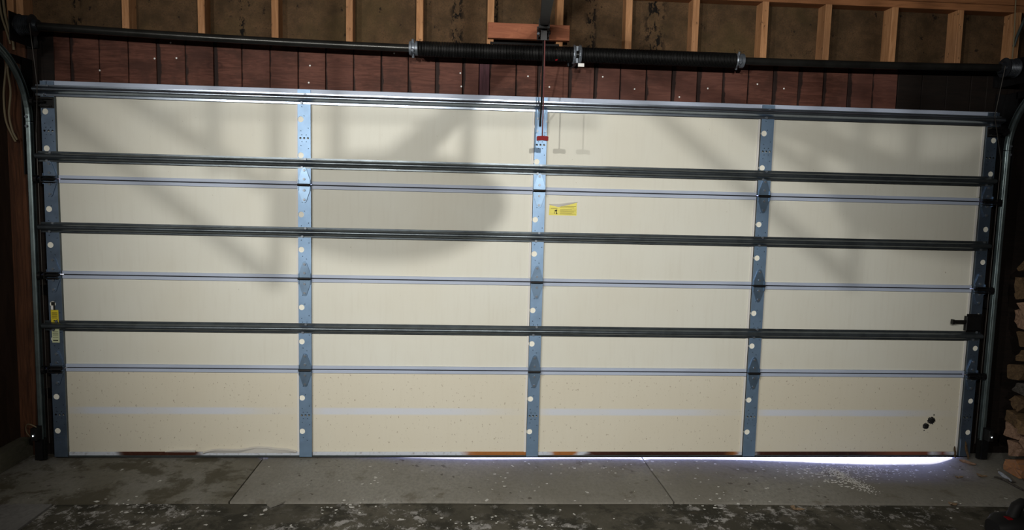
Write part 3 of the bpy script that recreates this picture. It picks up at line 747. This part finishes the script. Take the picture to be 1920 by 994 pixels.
strap((-0.113, 2.858), (-0.125, 2.09), 0.022, -2.92)
strap((-0.64, 2.192), (0.10, 2.197), 0.011, -2.98)

# ------------------------------------------------------------------ lamps behind the photographer
for (x, y, z, wt), nm in zip(LAMPS, ('hanging flood lamp close behind the opener motor', 'middle hanging flood lamp of the three in the row', 'hanging flood lamp close to the wall with the curb')):
    L = tag(empty('flood_lamp', (x, y, z)), nm, 'lamp', 'flood lamps hanging in a row under the ceiling')
    dv = (LAMP_AIM - Vector((x, y, z))).normalized(); q = dv.to_track_quat('Z', 'Y')
    def along(mb, nm_, mat):
        o = mb.build(nm_, mat, L, True); o.rotation_mode = 'QUATERNION'; o.rotation_quaternion = q; return o
    along(MB().tube([(0,0,-0.150),(0,0,-0.11),(0,0,-0.10)], [0.018,0.022,0.020], 14), 'socket', M['plastic'])
    along(MB().tube([(0,0,-0.102),(0,0,-0.07),(0,0,-0.03),(0,0,-0.016)], [0.020,0.032,0.046,0.048], 18), 'reflector', M['white'])
    gm = NT('lit_lamp_lens').set(0.3); gm.b.inputs['Emission Color'].default_value = (1.0, 0.965, 0.905, 1)
    gm.b.inputs['Emission Strength'].default_value = wt*1.2
    along(MB().tube([(0,0,-0.016),(0,0,-0.012),(0,0,-0.010)], [0.048,0.040,0.012], 18), 'lens', gm.m)
    bk = -0.14*dv
    MB().tube([bk, (bk.x, bk.y, bk.z+0.05), (bk.x, bk.y, ZC-z-0.02)], 0.005, 6).build('cord', M['plastic'], L)
    MB().tube([(bk.x,bk.y,ZC-z-0.03),(bk.x,bk.y,ZC-z-0.002)], [0.03,0.045], 14).build('ceiling_rose', M['white'], L, True)
    ld = bpy.data.lights.new('lamp_light', 'SPOT'); ld.energy = wt; ld.shadow_soft_size = 0.022; ld.color = (1.0, 0.965, 0.905)
    ld.spot_size = math.radians(SPOT_DEG); ld.spot_blend = SPOT_BLEND
    lo = bpy.data.objects.new('lamp_light', ld); COL.objects.link(lo); lo.parent = L
    lo.location = dv*0.022; lo.rotation_mode = 'QUATERNION'; lo.rotation_quaternion = dv.to_track_quat('-Z', 'Y')

# ------------------------------------------------------------------ safety sensors
for sg, wh in ((-1, 'the hanging cables'), (1, 'the firewood stack')):
    x = sg*2.806
    s = tag(empty('safety_sensor', (x, -0.115, 0.125)), 'small black safety sensor with a lit point at the track foot beside ' + wh, 'sensor', 'door safety sensors')
    b = MB(); b.bbox(-0.016, 0.016, 0.006, 0.05, 0.015, 0.085, 0.004); b.build('sensor_body', M['plastic'], s)
    MB().box(-0.02, 0.02, 0.05, 0.056, -0.11, 0.09).build('sensor_bracket', M['black_steel'], s)
    lens = MB(); lens.add([(0.0034*math.cos(k*PI/6), 0.004, 0.045+0.0034*math.sin(k*PI/6)) for k in range(12)] + [(0, 0.0, 0.045)], [(k, (k+1) % 12, 12) for k in range(12)]); lens.build('indicator_light', M['led'], s)

# ------------------------------------------------------------------ cables and wires
def cable(name, pts, r, mat, label, cat='cable', group=None):
    pts = [Vector(p) for p in pts]; sp = []
    for i in range(len(pts)-1):
        p0, p1, p2, p3 = pts[max(i-1,0)], pts[i], pts[i+1], pts[min(i+2, len(pts)-1)]
        for k in range(6):
            t = k/6; sp.append(0.5*((2*p1) + (p2-p0)*t + (2*p0-5*p1+4*p2-p3)*t*t + (3*p1-p0-3*p2+p3)*t**3))
    sp.append(pts[-1])
    o = MB().tube([p - pts[0] for p in sp], r, 8).build(name, mat, None, True, loc=pts[0]); return tag(o, label, cat, group)
cable('cable', [(-2.966,0.045,2.73),(-2.955,0.045,2.52),(-2.938,0.045,2.42),(-2.922,0.050,2.36),(-2.918,0.052,2.30)], 0.0065, M['cable_cream'], 'cream cable running down the corner studs toward the spring drum')
cable('cable', [(-2.984,0.045,2.60),(-2.970,0.045,2.48),(-2.948,0.045,2.40),(-2.932,0.048,2.33)], 0.0055, M['cable_cream'], 'short cream cable bent against the corner studs')
cable('cable', [(-2.952,0.045,2.26),(-2.965,0.045,2.16),(-2.978,0.045,2.05),(-2.973,0.045,1.92),(-2.945,0.045,1.84),(-2.925,0.045,1.80)], 0.0055, M['cable_cream'], 'outer strand of cream cable looped below the corner studs')
cable('cable', [(-2.945,0.03,2.26),(-2.940,0.03,2.17),(-2.930,0.028,2.07),(-2.942,0.026,1.95),(-2.928,0.026,1.86),(-2.905,0.026,1.81)], 0.0055, M['cable_cream'], 'inner strand of cream cable looped below the corner studs')
cable('wire', [(-2.862,0.05,2.12),(-2.858,0.055,1.9),(-2.850,0.055,1.5),(-2.846,0.055,1.1),(-2.853,0.05,0.7),(-2.846,0.05,0.38),(-2.835,0.05,0.22)], 0.0025, M['copper'], 'thin copper wire tacked down the jamb beside the track', 'wire')
cable('wire', [(2.812,0.02,2.858),(2.815,0.02,2.74),(2.824,0.02,2.56),(2.830,0.03,2.43)], 0.0035, M['cable_cream'], 'thin pale wire dropping from the ceiling to the drum', 'wire')
cable('conduit', [(2.975,0.03,2.858),(2.93,0.03,2.78),(2.884,0.03,2.684),(2.850,0.03,2.59),(2.838,0.035,2.53)], 0.008, M['track'], 'grey curved conduit beside the corner stud', 'conduit')
cable('wire', [(-2.80,-0.075,0.205),(-2.83,-0.08,0.225),(-2.865,-0.06,0.22),(-2.885,-0.04,0.19),(-2.885,-0.03,0.16),(-2.87,-0.02,0.13)], 0.003, M['cable_cream'], 'short looped sensor wire above the concrete curb', 'wire')

# ------------------------------------------------------------------ firewood
def logmat(name, c1, c2, st=(2, 12, 12)):
    return wood(name, c1, c2, st, 5, rough=0.85, spots=0.5)
LM = [logmat('split_wood_tan', (0.17, 0.108, 0.052), (0.085, 0.053, 0.027)), logmat('split_wood_pink', (0.26, 0.165, 0.112), (0.13, 0.078, 0.05)),
      logmat('split_wood_brown', (0.10, 0.064, 0.032), (0.05, 0.03, 0.016)), logmat('split_wood_orange', (0.30, 0.13, 0.045), (0.20, 0.11, 0.07)), logmat('grey_bark', (0.07, 0.062, 0.054), (0.022, 0.019, 0.016))]
ORD = ['first','second','third','fourth','fifth','sixth','seventh','eighth','ninth','tenth','eleventh','twelfth','thirteenth','fourteenth','fifteenth','sixteenth']
LN = ['tan', 'pinkish', 'brown', 'orange-brown', 'grey bark-covered']
ORD = ['first','second','third','fourth','fifth','sixth','seventh','eighth','ninth','tenth','eleventh','twelfth','thirteenth','fourteenth','fifteenth','sixteenth']
def clip(poly, m_, n_):
    out = []
    for i in range(len(poly)):
        a, b = poly[i], poly[(i+1) % len(poly)]; da, db = (a-m_).dot(n_), (b-m_).dot(n_)
        if da <= 0: out.append(a)
        if da*db < 0: out.append(a + (b-a)*(da/(da-db)))
    return out
rw = random.Random(5)
seeds = []
for c in range(15):
    zc = 0.052 + 0.094*c; y = -0.205 - rw.uniform(0, 0.055); i = 0
    while y > -0.95:
        wdt = rw.uniform(0.075, 0.145); seeds.append((Vector((y - wdt/2, zc + rw.uniform(-.026, .026))), c, i)); y -= wdt; i += 1
kinds = [3,1,0,2,4,2,0,1,2,4,0,2,1,0,3,2]
for n_, (p, c, i) in enumerate(seeds):
    if p.x < -0.80 or (c == 14 and i == 0): continue
    cell = [p + Vector(v) for v in ((-.085,-.075),(.085,-.075),(.085,.075),(-.085,.075))]
    cell = clip(cell, Vector((0, 0.004)), Vector((0, -1)))
    for q, _, _ in seeds:
        if q is p or (q-p).length > 0.3: continue
        d_ = (q-p); cell = clip(cell, p + d_*0.5 - d_.normalized()*0.006, d_.normalized())
        if len(cell) < 3: break
    if len(cell) < 3: continue
    # knock a corner off so that ends read as split wood
    for _ in range(rw.randint(1, 3)):
        a_ = rw.uniform(0, 2*PI); nn = Vector((math.cos(a_), math.sin(a_))); ext = max((v-p).dot(nn) for v in cell)
        if not (c == 0 and nn.y < -0.3): cell = clip(cell, p + nn*ext*rw.uniform(.62, .86), nn)
    pts = []
    for k in range(len(cell)):
        a, b = cell[k], cell[(k+1) % len(cell)]
        if (a-b).length < 0.006: pts.append((a+b)/2); continue
        pts += [a*0.93+b*0.07, a*0.5+b*0.5, a*0.07+b*0.93]
    m_ = len(pts); S = 4; ln = 0.40; vs = []; cen = sum(pts, Vector((0, 0)))/m_
    for s_ in range(S+1):
        tp = 1 - (0.05 if s_ == 0 else 0) - rw.uniform(0, 0.03)
        for q in pts:
            w_ = cen + (q-cen)*(tp - rw.uniform(0, 0.035)); vs.append((ln*s_/S + (rw.uniform(-.008, .008) if s_ in (0, S) else 0), w_.x-p.x, w_.y-p.y))
    fs = [(k+s_*m_, (k+1) % m_+s_*m_, (k+1) % m_+(s_+1)*m_, k+(s_+1)*m_) for s_ in range(S) for k in range(m_)]
    o0 = len(vs); vs += [(rw.uniform(-.004, .006), cen.x-p.x, cen.y-p.y), (ln, cen.x-p.x, cen.y-p.y)]
    fs += [(o0, (k+1) % m_, k) for k in range(m_)] + [(o0+1, S*m_+k, S*m_+(k+1) % m_) for k in range(m_)]
    kind = 3 if (c == 0 and i == 0) else kinds[(n_*5 + c*3) % len(kinds)]
    o = MB().add(vs, fs).build('firewood_log', LM[kind], None, False, loc=(2.822 + rw.uniform(-0.06, 0.035), p.x, p.y))
    tag(o, f'{LN[kind]} split firewood log, {ORD[c]} course up, {ORD[i]} from the door track', 'firewood', 'firewood logs stacked beside the door track')
# kindling and litter at the foot of the stack
def stick(name, A, B, r, mat, label):
    A = Vector(A); B = Vector(B); n = 6; pts = [A.lerp(B, k/n) + Vector((0, random.uniform(-.004,.004), random.uniform(0,.003))) for k in range(n+1)]
    o = MB().tube([p-A for p in pts], [r*f for f in (.5,.9,1,1.05,.95,.8,.4)], 5).build(name, mat, None, loc=A); return tag(o, label, 'wood scrap')
stick('bark_strip', (2.742,-.262,.012), (2.715,-.395,.012), .013, simple('weathered_grey_bark', (.30,.32,.36), .8, var=.4, scale=50), 'pale grey weathered bark strip on floor before the firewood')
stick('bark_strip', (2.66,-.33,.010), (2.735,-.40,.008), .008, LM[4], 'dark bark sliver lying across the grey bark strip')
stick('twig', (2.69,-.36,.006), (2.70,-.56,.006), .006, LM[4], 'thin dark twig on floor pointing into the room')
stick('splinter', (2.652,-.06,.006), (2.690,-.150,.012), .010, LM[1], 'pale splinter of wood beside the track foot')
stick('splinter', (2.645,-.03,.010), (2.632,-.035,.085), .006, LM[2], 'brown splinter leaning upright against the end of the door')
stick('splinter', (2.715,-.05,.010), (2.690,-.045,.12), .007, LM[2], 'long brown splinter leaning upright by the track foot')
def leaf_obj(x, y, s, label, seed):
    rnd = random.Random(seed); n = 14; b = MB()
    pts = [(s*(0.55+0.45*math.cos(3*2*PI*k/n+1))*math.cos(2*PI*k/n)*rnd.uniform(.8,1.2), s*(0.55+0.45*math.cos(3*2*PI*k/n+1))*math.sin(2*PI*k/n)*0.8, 0.006+rnd.uniform(0,.012)) for k in range(n)]
    b.add(pts + [(0,0,0.004)] + [(p[0], p[1], p[2]-0.001) for p in pts] + [(0,0,0.003)], [(k, (k+1) % n, n) for k in range(n)] + [(n+1+(k+1) % n, n+1+k, 2*n+1) for k in range(n)])
    return tag(b.build('dry_leaf', M['leaf'], None, loc=(x, y, dip(x,y)-(0.006 if y < joint_y(x) else 0))), label, 'leaf')
leaf_obj(1.293, -.708, .045, 'curled tan dry leaf on dark slab near the apron joint', 3)
leaf_obj(2.165, -.668, .030, 'small pinkish dry leaf lying on the apron joint near black tool', 5)
leaf_obj(2.475, -.290, .030, 'crumpled brown dry leaf on apron near the lit gap', 8)
leaf_obj(2.62, -.285, .040, 'dark crumpled dry leaf beside the grey bark strip', 11)
# scattered flakes of white paint: too many and too small to count
fl = MB(); rnd = random.Random(21)
def flake(x, y, s):
    z = dip(x, y) + (0.0012 if y > joint_y(x) else -0.0048) + 0.001; n = rnd.randint(4, 6); a0 = rnd.uniform(0, 6)
    pts = [(x + s*rnd.uniform(.5,1.2)*math.cos(a0+2*PI*k/n), y + s*rnd.uniform(.4,.9)*math.sin(a0+2*PI*k/n), z + rnd.uniform(0, .0015)) for k in range(n)]
    fl.add(pts + [(p[0], p[1], p[2]-0.0012) for p in pts], [tuple(range(n))] + [(k, n+k, n+(k+1) % n, (k+1) % n) for k in range(n)])
clusters = [(-.93,-.36,.05,5),(-.96,-.60,.05,9),(-1.02,-.68,.05,10),(-.18,-.30,.12,10),(.03,-.10,.2,14),(.8,-.12,.2,10),(1.25,-.18,.25,22),(1.75,-.14,.18,40),(1.70,-.24,.06,26),(1.68,-.34,.05,22),(1.72,-.42,.04,12),
            (.95,-.52,.12,8),(1.1,-.60,.10,6),(.85,-.66,.06,6),(-.36,-.80,.08,16),(.12,-.85,.2,16),(-2.05,-.60,.07,8),(2.1,-.10,.2,22),(2.4,-.16,.12,10),(.4,-.5,.3,8),(-1.9,-.75,.2,12),(2.2,-.68,.12,8),(.45,-.10,.12,14)]
for cx_, cy_, sp_, n_ in clusters:
    for _ in range(n_): flake(cx_ + rnd.gauss(0, sp_), min(cy_ + rnd.gauss(0, sp_*0.5), -0.03), rnd.uniform(.003, .010)*(1.5 if rnd.random() < .12 else 1))
for _ in range(420):      # gritty streak running in from the gap
    q = rnd.random(); flake(1.80 + 0.02*q + rnd.gauss(0, .022 + .02*q*(1-q)), -0.10 - 0.40*q + rnd.gauss(0, .02), rnd.uniform(.002, .006))
for _ in range(240): flake(rnd.gauss(1.93, .16), -0.06 - abs(rnd.gauss(0, .09)), rnd.uniform(.002, .006))
tag(fl.build('paint_flakes', M['flake']), 'white paint flakes and crumbs scattered over the concrete floor', 'debris', kind='stuff')

# ------------------------------------------------------------------ black tool in the corner
tl = tag(empty('power_tool', (2.285, -1.03, 0)), 'black plastic power tool with loop handle and red trim on floor', 'power tool')
b = MB(); n = 16; vs = []; secs = [(-0.19, .05, .045, .052), (-0.15, .075, .062, .062), (-.05, .085, .066, .066), (.08, .085, .066, .066), (.22, .07, .06, .06)]
for x, hy, hz, zc in secs:
    for k in range(n):
        a = 2*PI*k/n; c_, s_ = math.cos(a), math.sin(a)
        vs.append((x, hy*math.copysign(abs(c_)**.7, c_), zc + hz*math.copysign(abs(s_)**.7, s_)))
b.add(vs, [(i*n+k, i*n+(k+1) % n, (i+1)*n+(k+1) % n, (i+1)*n+k) for i in range(len(secs)-1) for k in range(n)] + [tuple(range(n)), tuple((len(secs)-1)*n+k for k in range(n))])
b.build('tool_body', M['plastic'], tl, True)
MB().tube([(-0.100,0,.09),(-.090,0,.14),(-.078,0,.178),(-.055,0,.196),(-.02,0,.184),(.05,0,.150),(.12,0,.125),(.18,0,.09)], [.032,.027,.026,.024,.021,.020,.020,.022], 10).build('loop_handle', M['plastic'], tl, True)
tl.scale = (1, 1, 0.9)
MB().bbox(-0.146, -0.122, -0.040, -0.005, 0.116, 0.125).build('trim', M['red'], tl)
